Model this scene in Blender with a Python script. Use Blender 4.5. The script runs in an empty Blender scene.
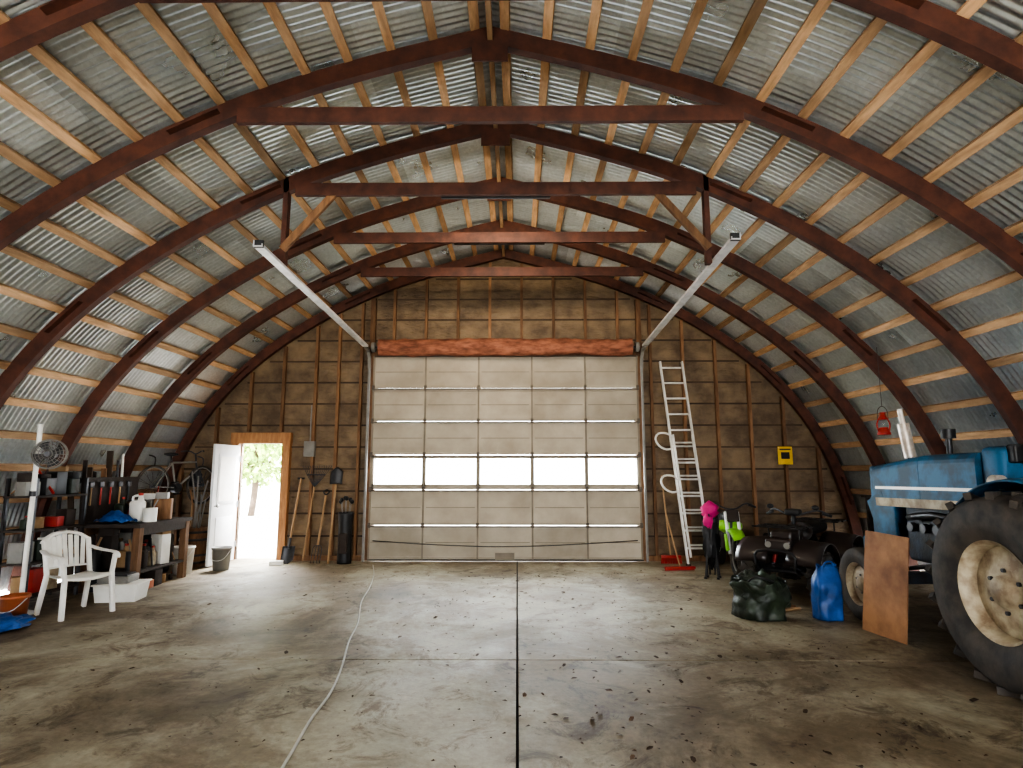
import bpy, bmesh, math, random
import numpy as np
from mathutils import Matrix, Vector, Euler, noise
random.seed(7)
R_ = random.Random(11)
sc = bpy.context.scene
try:
    sc.view_settings.view_transform = 'AgX'
    sc.view_settings.look = 'AgX - High Contrast'
except Exception as e:
    print(e)

# ------------------------------------------------------------ materials
def nd(nt, t, **kw):
    n = nt.nodes.new(t)
    for k, v in kw.items():
        setattr(n, k, v)
    return n

def mat(name, col, rough=0.6, metal=0.0, col2=None, nscale=6.0, stretch=(1,1,1), bump=0.0,
        bscale=None, tint=0.0, contrast=(0.35,0.65), emit=0.0, spec=0.5, coat=0.0):
    m = bpy.data.materials.new(name); m.use_nodes = True
    nt = m.node_tree; L = nt.links
    p = nt.nodes['Principled BSDF']
    p.inputs['Roughness'].default_value = rough
    p.inputs['Metallic'].default_value = metal
    p.inputs['Specular IOR Level'].default_value = spec
    p.inputs['Coat Weight'].default_value = coat
    tc = nd(nt, 'ShaderNodeTexCoord'); mp = nd(nt, 'ShaderNodeMapping')
    mp.inputs['Scale'].default_value = stretch
    L.new(tc.outputs['Object'], mp.inputs['Vector'])
    nz = nd(nt, 'ShaderNodeTexNoise'); nz.inputs['Scale'].default_value = nscale
    nz.inputs['Detail'].default_value = 6; nz.inputs['Roughness'].default_value = 0.6
    L.new(mp.outputs['Vector'], nz.inputs['Vector'])
    if col2 is None:
        col2 = tuple(c*0.75 for c in col)
    rp = nd(nt, 'ShaderNodeValToRGB')
    rp.color_ramp.elements[0].position = contrast[0]; rp.color_ramp.elements[1].position = contrast[1]
    rp.color_ramp.elements[0].color = (*col2, 1); rp.color_ramp.elements[1].color = (*col, 1)
    L.new(nz.outputs['Fac'], rp.inputs['Fac'])
    out = rp.outputs['Color']
    if tint > 0:
        at = nd(nt, 'ShaderNodeAttribute', attribute_name='rnd')
        mr = nd(nt, 'ShaderNodeMapRange'); mr.inputs['To Min'].default_value = 1-tint; mr.inputs['To Max'].default_value = 1+tint*0.6
        L.new(at.outputs['Fac'], mr.inputs['Value'])
        vm = nd(nt, 'ShaderNodeVectorMath', operation='SCALE')
        L.new(out, vm.inputs[0]); L.new(mr.outputs['Result'], vm.inputs['Scale'])
        out = vm.outputs['Vector']
    L.new(out, p.inputs['Base Color'])
    if bump > 0:
        nb = nd(nt, 'ShaderNodeTexNoise'); nb.inputs['Scale'].default_value = bscale or nscale*4
        nb.inputs['Detail'].default_value = 4
        L.new(mp.outputs['Vector'], nb.inputs['Vector'])
        bp = nd(nt, 'ShaderNodeBump'); bp.inputs['Strength'].default_value = bump; bp.inputs['Distance'].default_value = 0.02
        L.new(nb.outputs['Fac'], bp.inputs['Height']); L.new(bp.outputs['Normal'], p.inputs['Normal'])
    return m

M = {}
M['rib'] = mat('rib_dark_stain', (0.11,0.038,0.022), 0.65, col2=(0.05,0.018,0.012), nscale=5, bump=.15)
M['purlin'] = mat('purlin_pine', (0.66,0.43,0.245), 0.75, col2=(0.42,0.26,0.145), nscale=3, stretch=(6,1,6), tint=0.45, bump=.1)
M['stud'] = mat('stud_pine', (0.28,0.15,0.075), 0.8, col2=(0.15,0.078,0.04), nscale=3, stretch=(6,6,1), tint=0.45, bump=.1)
M['lath'] = mat('lath_wood', (0.085,0.054,0.033), 0.8, tint=0.3)
M['frame'] = mat('door_frame_wood', (0.42,0.215,0.095), 0.65, col2=(0.28,0.13,0.055), nscale=3, stretch=(6,6,1), tint=.2)
M['ply'] = mat('plywood', (0.38,0.20,0.10), 0.75, col2=(0.17,0.078,0.04), nscale=2.5, stretch=(3,1,1), bump=.1)
M['steel'] = mat('galv_steel', (0.80,0.81,0.82), 0.45, 0.2, col2=(0.6,0.61,0.62), nscale=8)
M['hinge'] = mat('door_hinge_steel', (0.13,0.105,0.08), 0.55, 0.3, nscale=8)
M['dsteel'] = mat('dark_steel', (0.08,0.08,0.085), 0.45, 0.7, nscale=10)
M['alu'] = mat('ladder_aluminium', (0.82,0.81,0.78), 0.4, 0.25, col2=(0.62,0.60,0.56))
M['panel'] = mat('door_panel_paint', (0.44,0.39,0.31), 0.6, col2=(0.31,0.265,0.20), nscale=1.1, bump=.12, bscale=9, tint=.14)
M['stile'] = mat('door_stile_paint', (0.24,0.205,0.155), 0.6, nscale=3)
M['rust'] = mat('rusty_shaft_cover', (0.36,0.145,0.088), 0.8, col2=(0.14,0.05,0.03), nscale=4, stretch=(1,3,3), bump=.6, bscale=12)
M['rubber'] = mat('rubber', (0.028,0.025,0.023), 0.75, col2=(0.07,0.056,0.044), nscale=6, bump=.2)
M['black'] = mat('black_plastic', (0.018,0.018,0.02), 0.45, nscale=9)
M['dark'] = mat('dark_grime', (0.045,0.033,0.027), 0.8, nscale=9, bump=.3)
M['engine'] = mat('engine_grime_blue', (0.025,0.04,0.065), 0.6, col2=(0.02,0.016,0.014), nscale=7, bump=.3)
M['blue'] = mat('tractor_blue', (0.014,0.115,0.23), 0.6, col2=(0.012,0.055,0.10), nscale=5, contrast=(.4,.6), bump=.1)
M['tblue'] = mat('blue_plastic_sheet', (0.012,0.085,0.30), 0.5, col2=(0.006,0.04,0.15), nscale=5, bump=.6, bscale=8)
M['cream'] = mat('rim_cream', (0.46,0.39,0.27), 0.6, col2=(0.22,0.155,0.095), nscale=6, contrast=(.38,.62))
M['white'] = mat('white_plastic', (0.82,0.81,0.77), 0.4, col2=(0.68,0.66,0.60), nscale=3)
M['paint'] = mat('door_white_paint', (0.78,0.80,0.82), 0.5, col2=(0.66,0.68,0.70), nscale=3)
M['chrome'] = mat('muffler_aluminised', (0.8,0.76,0.70), 0.45, 0.4, col2=(0.45,0.37,0.30))
M['orange'] = mat('orange_plastic', (0.45,0.13,0.05), 0.5)
M['red'] = mat('red_paint', (0.42,0.03,0.02), 0.5)
M['maroon'] = mat('atv_dark_body', (0.028,0.018,0.016), 0.4, coat=.2)
M['green'] = mat('bike_green', (0.30,0.70,0.05), 0.4)
M['dgreen'] = mat('green_bag_woven', (0.03,0.045,0.026), 0.5, col2=(0.010,0.013,0.010), nscale=5, bump=.9, bscale=9)
M['pink'] = mat('pink_fabric', (0.62,0.03,0.20), 0.75, nscale=9, bump=.4)
M['yellow'] = mat('yellow_sign', (0.75,0.48,0.04), 0.5)
M['card'] = mat('cardboard', (0.36,0.23,0.12), 0.8, nscale=4)
M['cord'] = mat('cord_white', (0.55,0.53,0.46), 0.6)
M['hosegrey'] = mat('hose_grey', (0.24,0.23,0.21), 0.5)
M['handle'] = mat('ash_handle', (0.40,0.25,0.13), 0.6, nscale=5)
M['leaf'] = mat('dry_leaf', (0.085,0.05,0.026), 0.8, tint=.5)
M['foliage'] = mat('foliage', (0.22,0.42,0.06), 0.7, col2=(0.4,0.5,0.1), tint=.4)
M['bark'] = mat('bark', (0.1,0.07,0.05), 0.9, bump=.5)
M['gravel'] = mat('gravel_yard', (0.62,0.60,0.55), 0.9, col2=(0.5,0.47,0.42), nscale=3, bump=.3)
M['subbase'] = mat('joint_dirt', (0.03,0.025,0.02), 0.95)

def insulation():
    m = mat('wall_sheathing', (0.235,0.165,0.098), 0.65, col2=(0.10,0.068,0.042), nscale=2.2, bump=0, contrast=(.34,.66))
    nt = m.node_tree; L = nt.links; p = nt.nodes['Principled BSDF']
    tc = nd(nt,'ShaderNodeTexCoord'); mp = nd(nt,'ShaderNodeMapping'); mp.inputs['Scale'].default_value=(1,1,2.6)
    L.new(tc.outputs['Object'], mp.inputs['Vector'])
    nb = nd(nt,'ShaderNodeTexNoise'); nb.inputs['Scale'].default_value=5; nb.inputs['Detail'].default_value=5
    L.new(mp.outputs['Vector'], nb.inputs['Vector'])
    bp = nd(nt,'ShaderNodeBump'); bp.inputs['Strength'].default_value=.8; bp.inputs['Distance'].default_value=.06
    L.new(nb.outputs['Fac'], bp.inputs['Height']); L.new(bp.outputs['Normal'], p.inputs['Normal'])
    return m
M['insul'] = insulation()

def galv():
    m = bpy.data.materials.new('galvanised_corrugated'); m.use_nodes=True
    nt=m.node_tree; L=nt.links; p=nt.nodes['Principled BSDF']
    uv = nd(nt,'ShaderNodeUVMap'); uv.uv_map='UVMap'
    sx = nd(nt,'ShaderNodeSeparateXYZ'); L.new(uv.outputs['UV'], sx.inputs[0])
    def fl(sock, size):
        d = nd(nt,'ShaderNodeMath',operation='DIVIDE'); d.inputs[1].default_value=size; L.new(sock,d.inputs[0])
        f = nd(nt,'ShaderNodeMath',operation='FLOOR'); L.new(d.outputs[0], f.inputs[0]); return f.outputs[0]
    cb = nd(nt,'ShaderNodeCombineXYZ'); L.new(fl(sx.outputs['X'],0.684),cb.inputs[0]); L.new(fl(sx.outputs['Y'],2.35),cb.inputs[1])
    wn = nd(nt,'ShaderNodeTexWhiteNoise'); L.new(cb.outputs[0], wn.inputs['Vector'])
    nz = nd(nt,'ShaderNodeTexNoise'); nz.inputs['Scale'].default_value=1.4; nz.inputs['Detail'].default_value=4; nz.inputs['Roughness'].default_value=.5
    L.new(uv.outputs['UV'], nz.inputs['Vector'])
    vo = nd(nt,'ShaderNodeTexVoronoi'); vo.inputs['Scale'].default_value=34
    L.new(uv.outputs['UV'], vo.inputs['Vector'])
    rp = nd(nt,'ShaderNodeValToRGB'); e=rp.color_ramp.elements
    e[0].position=.34; e[0].color=(.74,.82,.87,1); e[1].position=.64; e[1].color=(.90,.97,1.0,1)
    L.new(nz.outputs['Fac'], rp.inputs['Fac'])
    mr = nd(nt,'ShaderNodeMapRange'); mr.inputs['To Min'].default_value=.68; mr.inputs['To Max'].default_value=1.0
    L.new(wn.outputs['Value'], mr.inputs['Value'])
    vm = nd(nt,'ShaderNodeVectorMath',operation='SCALE'); L.new(rp.outputs['Color'],vm.inputs[0]); L.new(mr.outputs['Result'],vm.inputs['Scale'])
    bwv = nd(nt,'ShaderNodeSeparateColor'); L.new(vo.outputs['Color'],bwv.inputs[0])
    mr3 = nd(nt,'ShaderNodeMapRange'); mr3.inputs['To Min'].default_value=.88; L.new(bwv.outputs[0],mr3.inputs['Value'])
    v2 = nd(nt,'ShaderNodeVectorMath',operation='SCALE'); L.new(vm.outputs['Vector'],v2.inputs[0]); L.new(mr3.outputs['Result'],v2.inputs['Scale'])
    L.new(v2.outputs['Vector'], p.inputs['Base Color'])
    r2 = nd(nt,'ShaderNodeMapRange'); r2.inputs['To Min'].default_value=.24; r2.inputs['To Max'].default_value=.34
    L.new(nz.outputs['Fac'], r2.inputs['Value']); L.new(r2.outputs['Result'], p.inputs['Roughness'])
    p.inputs['Metallic'].default_value=.82
    return m
M['galv']=galv()

def concrete():
    m = bpy.data.materials.new('concrete_floor'); m.use_nodes=True
    nt=m.node_tree; L=nt.links; p=nt.nodes['Principled BSDF']
    tc=nd(nt,'ShaderNodeTexCoord')
    def nz(s,d=6,r=.6,st=(1,1,1),dist=0,off=(0,0,0)):
        mp=nd(nt,'ShaderNodeMapping'); mp.inputs['Scale'].default_value=st; mp.inputs['Location'].default_value=off; L.new(tc.outputs['Object'],mp.inputs['Vector'])
        n=nd(nt,'ShaderNodeTexNoise'); n.inputs['Scale'].default_value=s; n.inputs['Detail'].default_value=d; n.inputs['Roughness'].default_value=r
        n.inputs['Distortion'].default_value=dist
        L.new(mp.outputs['Vector'],n.inputs['Vector']); return n.outputs['Fac']
    def ramp(f,a,ca,b,cb):
        r=nd(nt,'ShaderNodeValToRGB'); e=r.color_ramp.elements
        e[0].position=a;e[0].color=(*ca,1);e[1].position=b;e[1].color=(*cb,1); L.new(f,r.inputs['Fac']); return r.outputs['Color']
    def mul(a,b,f=1.0):
        x=nd(nt,'ShaderNodeMix',data_type='RGBA',blend_type='MULTIPLY'); x.inputs['Factor'].default_value=f
        L.new(a,x.inputs['A']);L.new(b,x.inputs['B']);return x.outputs['Result']
    base=ramp(nz(.9,8,.65),.3,(.34,.30,.205),.7,(.53,.48,.36))
    fine=ramp(nz(18,6,.7),.3,(.66,.66,.66),.7,(1,1,1))
    st1=ramp(nz(.62,9,.72,(1,.8,1),.5,(3.1,1.7,0)),.43,(.36,.26,.17),.55,(1,1,1))
    st2=ramp(nz(2.1,9,.78,(1,1,1),1.0,(9,4,0)),.38,(.32,.22,.14),.47,(1,1,1))
    st3=ramp(nz(7,9,.8,(1,1,1),.6,(1,2,0)),.33,(.25,.18,.12),.42,(1,1,1))
    c=mul(base,fine,.85); c=mul(c,st1,.70); c=mul(c,st2,.75); c=mul(c,st3,.75)
    # dirt patches, plus painted shade along both sides and on the near floor
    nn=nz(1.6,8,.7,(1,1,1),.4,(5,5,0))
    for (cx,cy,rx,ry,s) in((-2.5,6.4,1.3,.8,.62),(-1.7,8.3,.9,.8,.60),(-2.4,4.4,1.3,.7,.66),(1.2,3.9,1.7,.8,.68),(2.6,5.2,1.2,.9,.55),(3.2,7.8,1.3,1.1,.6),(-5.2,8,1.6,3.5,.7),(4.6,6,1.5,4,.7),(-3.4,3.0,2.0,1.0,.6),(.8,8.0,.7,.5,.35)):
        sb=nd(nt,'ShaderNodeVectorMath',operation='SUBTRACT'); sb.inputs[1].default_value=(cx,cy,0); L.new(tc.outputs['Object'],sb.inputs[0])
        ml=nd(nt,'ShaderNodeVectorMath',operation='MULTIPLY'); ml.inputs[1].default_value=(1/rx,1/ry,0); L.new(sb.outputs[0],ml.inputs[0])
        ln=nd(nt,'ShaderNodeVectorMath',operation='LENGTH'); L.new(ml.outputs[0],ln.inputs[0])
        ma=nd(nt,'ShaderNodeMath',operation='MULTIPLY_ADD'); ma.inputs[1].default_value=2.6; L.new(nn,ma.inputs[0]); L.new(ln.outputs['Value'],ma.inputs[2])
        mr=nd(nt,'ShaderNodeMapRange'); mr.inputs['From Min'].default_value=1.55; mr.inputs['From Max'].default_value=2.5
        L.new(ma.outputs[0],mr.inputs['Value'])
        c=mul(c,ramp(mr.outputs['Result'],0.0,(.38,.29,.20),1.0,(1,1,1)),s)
    L.new(c,p.inputs['Base Color'])
    rr=nd(nt,'ShaderNodeMapRange'); rr.inputs['To Min'].default_value=.42; rr.inputs['To Max'].default_value=.8
    L.new(nz(1.5,6),rr.inputs['Value']); L.new(rr.outputs['Result'],p.inputs['Roughness'])
    bp=nd(nt,'ShaderNodeBump'); bp.inputs['Strength'].default_value=.25; bp.inputs['Distance'].default_value=.01
    L.new(nz(25,6),bp.inputs['Height']); L.new(bp.outputs['Normal'],p.inputs['Normal'])
    return m
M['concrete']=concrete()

def glassm():
    m=bpy.data.materials.new('window_glazing'); m.use_nodes=True
    nt=m.node_tree; L=nt.links
    for n in list(nt.nodes): nt.nodes.remove(n)
    o=nd(nt,'ShaderNodeOutputMaterial'); t=nd(nt,'ShaderNodeBsdfTransparent'); g=nd(nt,'ShaderNodeBsdfGlossy')
    t.inputs['Color'].default_value=(.93,.97,1,1); g.inputs['Roughness'].default_value=.1
    x=nd(nt,'ShaderNodeMixShader'); x.inputs[0].default_value=.06
    L.new(t.outputs[0],x.inputs[1]);L.new(g.outputs[0],x.inputs[2]);L.new(x.outputs[0],o.inputs['Surface'])
    return m
M['glass']=glassm()

# ------------------------------------------------------------ builder
class B:
    def __init__(s, name):
        s.name=name; s.v=[]; s.f=[]; s.mi=[]; s.rn=[]; s.sm=[]; s.mats=[]
    def add(s, vs, fs, m, smooth=False, mx=None):
        o=len(s.v)
        if mx is not None: vs=[mx@Vector(v) for v in vs]
        s.v.extend([tuple(v) for v in vs])
        mt=M[m]
        if mt not in s.mats: s.mats.append(mt)
        i=s.mats.index(mt); r=R_.random()
        for f in fs:
            s.f.append([o+k for k in f]); s.mi.append(i); s.rn.append(r); s.sm.append(smooth)
    def box(s, c, sz, m, rot=(0,0,0), bev=0, mx=None):
        T=Matrix.Translation(c)@Euler(rot).to_matrix().to_4x4()
        if mx is not None: T=mx@T
        if bev>0:
            bm=bmesh.new(); bmesh.ops.create_cube(bm,size=1)
            bmesh.ops.scale(bm,vec=sz,verts=bm.verts)
            bmesh.ops.bevel(bm,geom=list(bm.edges),offset=min(bev,min(sz)*.45),segments=3,affect='EDGES',profile=.5)
            bm.verts.index_update()
            vs=[v.co.copy() for v in bm.verts]; fs=[[v.index for v in f.verts] for f in bm.faces]; bm.free()
            s.add(vs,fs,m,True,T)
        else:
            a,b,c2=[q/2 for q in sz]
            vs=[(x,y,z) for x in(-a,a) for y in(-b,b) for z in(-c2,c2)]
            s.add(vs,[(0,1,3,2),(4,6,7,5),(0,4,5,1),(2,3,7,6),(0,2,6,4),(1,5,7,3)],m,False,T)
    def beam(s,p1,p2,w,h,m,up=(0,0,1),bev=0):
        p1=Vector(p1);p2=Vector(p2);d=p2-p1;l=d.length;z=d.normalized()
        u=Vector(up)
        if abs(z.dot(u))>.95:u=Vector((0,1,0))
        x=z.cross(u).normalized();y=x.cross(z)
        Mx=Matrix((x,y,z)).transposed().to_4x4();Mx.translation=(p1+p2)/2
        s.box((0,0,0),(w,h,l),m,bev=bev,mx=Mx)
    def cyl(s,p1,p2,r,m,r2=None,seg=14,caps=True):
        p1=Vector(p1);p2=Vector(p2);r2=r if r2 is None else r2
        z=(p2-p1).normalized();u=Vector((0,0,1)) if abs(z.z)<.9 else Vector((1,0,0))
        x=z.cross(u).normalized();y=z.cross(x)
        vs=[];fs=[]
        for k,(p,rr) in enumerate(((p1,r),(p2,r2))):
            for i in range(seg):
                a=2*math.pi*i/seg;vs.append(p+x*rr*math.cos(a)+y*rr*math.sin(a))
        for i in range(seg):
            j=(i+1)%seg;fs.append((i,j,seg+j,seg+i))
        s.add(vs,fs,m,True)
        if caps:
            s.add(vs,[tuple(range(seg))[::-1],tuple(range(seg,2*seg))],m,False)
    def tube(s,pts,r,m,seg=8,closed=False,smooth=3,flat=1.0):
        P=[Vector(p) for p in pts]
        if smooth>1 and len(P)>2:
            Q=[];n=len(P);rng=n if closed else n-1
            for i in range(rng):
                if closed: a,b,c,d=P[(i-1)%n],P[i],P[(i+1)%n],P[(i+2)%n]
                else: a,b,c,d=P[max(i-1,0)],P[i],P[i+1],P[min(i+2,n-1)]
                for k in range(smooth):
                    t=k/smooth
                    Q.append(.5*((2*b)+(c-a)*t+(2*a-5*b+4*c-d)*t*t+(3*b-a-3*c+d)*t**3))
            if not closed:Q.append(P[-1])
            P=Q
        n=len(P);vs=[];fs=[];x=None
        for i in range(n):
            if closed: t=(P[(i+1)%n]-P[i-1]).normalized()
            else: t=(P[min(i+1,n-1)]-P[max(i-1,0)]).normalized()
            if x is None:
                u=Vector((0,0,1)) if abs(t.z)<.9 else Vector((1,0,0));x=t.cross(u).normalized()
            else:
                x=(x-t*x.dot(t)).normalized()
            y=t.cross(x)
            for k in range(seg):
                a=2*math.pi*k/seg;vs.append(P[i]+x*r*math.cos(a)+y*r*flat*math.sin(a))
        for i in range(n if closed else n-1):
            j=(i+1)%n
            for k in range(seg):
                l=(k+1)%seg;fs.append((i*seg+k,i*seg+l,j*seg+l,j*seg+k))
        if not closed: fs+= [tuple(range(seg))[::-1],tuple(range((n-1)*seg,n*seg))]
        s.add(vs,fs,m,True)
    def lathe(s,prof,c,ax,m,seg=32,smooth=True):
        c=Vector(c);z=Vector(ax).normalized();u=Vector((0,0,1)) if abs(z.z)<.9 else Vector((1,0,0))
        x=z.cross(u).normalized();y=z.cross(x);vs=[];fs=[];n=len(prof)
        for (r,h) in prof:
            for i in range(seg):
                a=2*math.pi*i/seg;vs.append(c+z*h+x*r*math.cos(a)+y*r*math.sin(a))
        for k in range(n-1):
            for i in range(seg):
                j=(i+1)%seg;fs.append((k*seg+i,k*seg+j,(k+1)*seg+j,(k+1)*seg+i))
        s.add(vs,fs,m,smooth)
    def blob(s,c,sz,m,rot=(0,0,0),jit=0.0,freq=3,sub=3,flatbottom=False,sq=1.0):
        bm=bmesh.new();bmesh.ops.create_icosphere(bm,subdivisions=sub,radius=1)
        T=Matrix.Translation(c)@Euler(rot).to_matrix().to_4x4()
        vs=[]
        off=Vector((R_.random()*50,)*3)
        for v in bm.verts:
            q=v.co.copy()
            if sq!=1: q=Vector([math.copysign(abs(k)**sq,k) for k in q])
            if jit: q*=1+jit*noise.noise(v.co*freq+off)
            if flatbottom and q.z<-.8:q.z=-.8
            vs.append(Vector((q.x*sz[0],q.y*sz[1],q.z*sz[2])))
        fs=[[v.index for v in f.verts] for f in bm.faces];bm.free()
        s.add(vs,fs,m,True,T)
    def prism(s,poly,axis,a0,a1,m,smooth=False):
        def P(u,v,a): return {'x':(a,u,v),'y':(u,a,v),'z':(u,v,a)}[axis]
        n=len(poly);vs=[P(u,v,a0) for u,v in poly]+[P(u,v,a1) for u,v in poly]
        fs=[tuple(range(n)),tuple(range(n,2*n))[::-1]]+[(i,(i+1)%n,n+(i+1)%n,n+i) for i in range(n)]
        s.add(vs,fs,m,smooth)
    def sheet(s,fn,nu,nv,m,th=0.0):
        vs=[Vector(fn(i/nu,j/nv)) for i in range(nu+1) for j in range(nv+1)]
        fs=[(i*(nv+1)+j,(i+1)*(nv+1)+j,(i+1)*(nv+1)+j+1,i*(nv+1)+j+1) for i in range(nu) for j in range(nv)]
        if th:
            N=len(vs)
            nr=[]
            for i in range(nu+1):
                for j in range(nv+1):
                    g=lambda a,b:vs[min(max(a,0),nu)*(nv+1)+min(max(b,0),nv)]
                    n_=(g(i+1,j)-g(i-1,j)).cross(g(i,j+1)-g(i,j-1))
                    nr.append(n_.normalized() if n_.length>0 else Vector((0,0,1)))
            vs=vs+[v+n_*th for v,n_ in zip(vs,nr)]
            fs=fs+[tuple(N+k for k in f[::-1]) for f in fs]
            for i in range(nu):
                for j in (0,nv):
                    a=i*(nv+1)+j;b=(i+1)*(nv+1)+j;fs.append((a,b,N+b,N+a))
            for j in range(nv):
                for i in (0,nu):
                    a=i*(nv+1)+j;b=a+1;fs.append((a,b,N+b,N+a))
        s.add(vs,fs,m,True)
    def done(s,loc=(0,0,0),rot=(0,0,0)):
        me=bpy.data.meshes.new(s.name);me.from_pydata(s.v,[],s.f)
        for m in s.mats:me.materials.append(m)
        me.polygons.foreach_set('material_index',s.mi)
        me.polygons.foreach_set('use_smooth',s.sm)
        a=me.attributes.new('rnd','FLOAT','FACE');a.data.foreach_set('value',s.rn)
        me.update()
        bm=bmesh.new();bm.from_mesh(me);bmesh.ops.recalc_face_normals(bm,faces=bm.faces);bm.to_mesh(me);bm.free()
        o=bpy.data.objects.new(s.name,me);sc.collection.objects.link(o)
        o.location=loc;o.rotation_euler=rot
        return o

# ------------------------------------------------------------ arch profile
CX=-0.25; YF=11.1; YB=-5.0
ctrl=[(0,5.60),(1.2,5.28),(2.3,4.90),(3.5,4.30),(4.55,3.55),(5.3,2.75),(5.78,1.93),(6.08,1.05),(6.27,0)]
den=[]
for i in range(len(ctrl)-1):
    P=[np.array(ctrl[max(i-1,0)]),np.array(ctrl[i]),np.array(ctrl[i+1]),np.array(ctrl[min(i+2,len(ctrl)-1)])]
    for k in range(12):
        t=k/12;den.append(.5*((2*P[1])+(P[2]-P[0])*t+(2*P[0]-5*P[1]+4*P[2]-P[3])*t*t+(3*P[1]-P[0]-3*P[2]+P[3])*t**3))
den.append(np.array(ctrl[-1]));den=np.array(den)
seg=np.sqrt((np.diff(den,axis=0)**2).sum(1));S=np.concatenate([[0],np.cumsum(seg)]);LT=S[-1]
def pr(s,off=0):
    x=np.interp(s,S,den[:,0]);z=np.interp(s,S,den[:,1])
    e=.06;a=max(s-e,0);b=min(s+e,LT)
    tx=np.interp(b,S,den[:,0])-np.interp(a,S,den[:,0]);tz=np.interp(b,S,den[:,1])-np.interp(a,S,den[:,1])
    l=math.hypot(tx,tz);tx/=l;tz/=l
    nx,nz=-tz,tx
    if nx<0: nx,nz=-nx,-nz
    if s<1e-6: return 0.0,z+off/abs(tx)
    return x+nx*off,z+abs(nz)*off
def inner_h(x,off=0.0):
    pts=[pr(LT*i/80,off) for i in range(81)]
    return float(np.interp(abs(x-CX),[p[0] for p in pts],[p[1] for p in pts]))

ribY=[YF-1.475*k for k in range(0,11)]
def make_rib(y,first=False,hang=False):
    b=B('roof_truss')
    N=44
    for sg in(1,-1):
        vs=[];fs=[]
        for i in range(N+1):
            s_=LT*i/N
            for off in(0,.17):
                X,Z=pr(s_,off)
                for dy in(-.045,.045): vs.append((CX+sg*X,y+dy,max(Z,0)))
        for i in range(N):
            a=i*4;c=a+4
            fs+=[(a,a+1,c+1,c),(a+2,c+2,c+3,a+3),(a,c,c+2,a+2),(a+1,a+3,c+3,c+1)]
        fs+=[(0,2,3,1),(N*4,N*4+1,N*4+3,N*4+2)]
        b.add(vs,fs,'rib',False)
        for s_ in (2.6,5.2,7.6):
            X,Z=pr(s_,.085);X2,Z2=pr(s_+.5,.085)
            b.beam((CX+sg*X,y-.052,Z),(CX+sg*X2,y-.052,Z2),.012,.13,'rib',up=(0,1,0))
    if not first:
        b.box((CX,y-.075,4.84),(4.66,.05,.15),'rib')
        b.box((CX,y-.055,5.53),(.34,.02,.26),'rib')
    if hang:
        for sx in(-2.46,2.46):
            b.beam((CX+sx,y,5.0),(CX+sx,y,3.95),.06,.09,'rib')
            b.beam((CX+sx-math.copysign(.62,sx),y-.06,4.85),(CX+sx,y-.06,4.12),.05,.08,'stud')
    return b.done()
for k,y in enumerate(ribY):
    yy=y-.13 if k==0 else y
    make_rib(yy,first=(k==0),hang=(k==3))

b=B('roof_purlins')
sp=0.41;n=int(LT/sp)
for i in range(n+1):
    for sg in(1,-1):
        s_=0.10+i*sp
        if s_>LT-.1:continue
        X,Z=pr(s_,.19);X2,Z2=pr(s_+.03,.19)
        ang=math.atan2(Z2-Z,(X2-X)*sg)
        for k in range(len(ribY)-1):
            y0=ribY[k+1];y1=ribY[k]
            b.box((CX+sg*X,(y0+y1)/2,Z),(.085,y1-y0-.004,.055),'purlin',rot=(0,-ang+R_.uniform(-.03,.03),R_.uniform(-.004,.004)))
b.box((CX,(YF+YB)/2+.2,5.68),(.05,YF-YB-.4,.14),'purlin')
b.done()

def ceiling():
    pitch=.076;per=6
    ys=np.arange(YB-.3,YF+.35,pitch/per);NY=len(ys);NS=26
    me=bpy.data.meshes.new('ceiling');vs=[];fs=[];uvs=[]
    for sg in(1,-1):
        base=len(vs)
        for i in range(NS+1):
            s_=LT*i/NS;X0,Z0=pr(s_,.234);X1,Z1=pr(s_,.334)
            dx=(X1-X0)/.1;dz=(Z1-Z0)/.1
            for y in ys:
                w=.0115*math.sin(2*math.pi*y/pitch)
                vs.append((CX+sg*(X0+dx*w),float(y),Z0+dz*w));uvs.append((float(y),sg*s_+20))
        for i in range(NS):
            for j in range(NY-1):
                a=base+i*NY+j;fs.append((a,a+1,a+NY+1,a+NY))
    me.from_pydata(vs,[],fs);me.polygons.foreach_set('use_smooth',[True]*len(fs))
    ul=me.uv_layers.new(name='UVMap');uvs=np.array(uvs)
    li=np.zeros(len(me.loops),dtype=np.int32);me.loops.foreach_get('vertex_index',li)
    ul.data.foreach_set('uv',uvs[li].astype(np.float32).ravel())
    me.materials.append(M['galv']);o=bpy.data.objects.new('ceiling',me);sc.collection.objects.link(o)
ceiling()

# ------------------------------------------------------------ floor
b=B('floor')
g=.009
xs=[(-6.6,-g),(g,6.1)];ysl=[(YB-.2,.6-g),(.6+g,5.39-g),(5.39+g,YF+.2)]
for x0,x1 in xs:
    for y0,y1 in ysl:
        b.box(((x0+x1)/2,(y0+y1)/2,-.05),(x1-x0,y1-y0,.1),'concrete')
b.box((-.25,(YB+YF)/2,-.12),(12.7,YF-YB+.4,.16),'subbase')
b.done()

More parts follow.
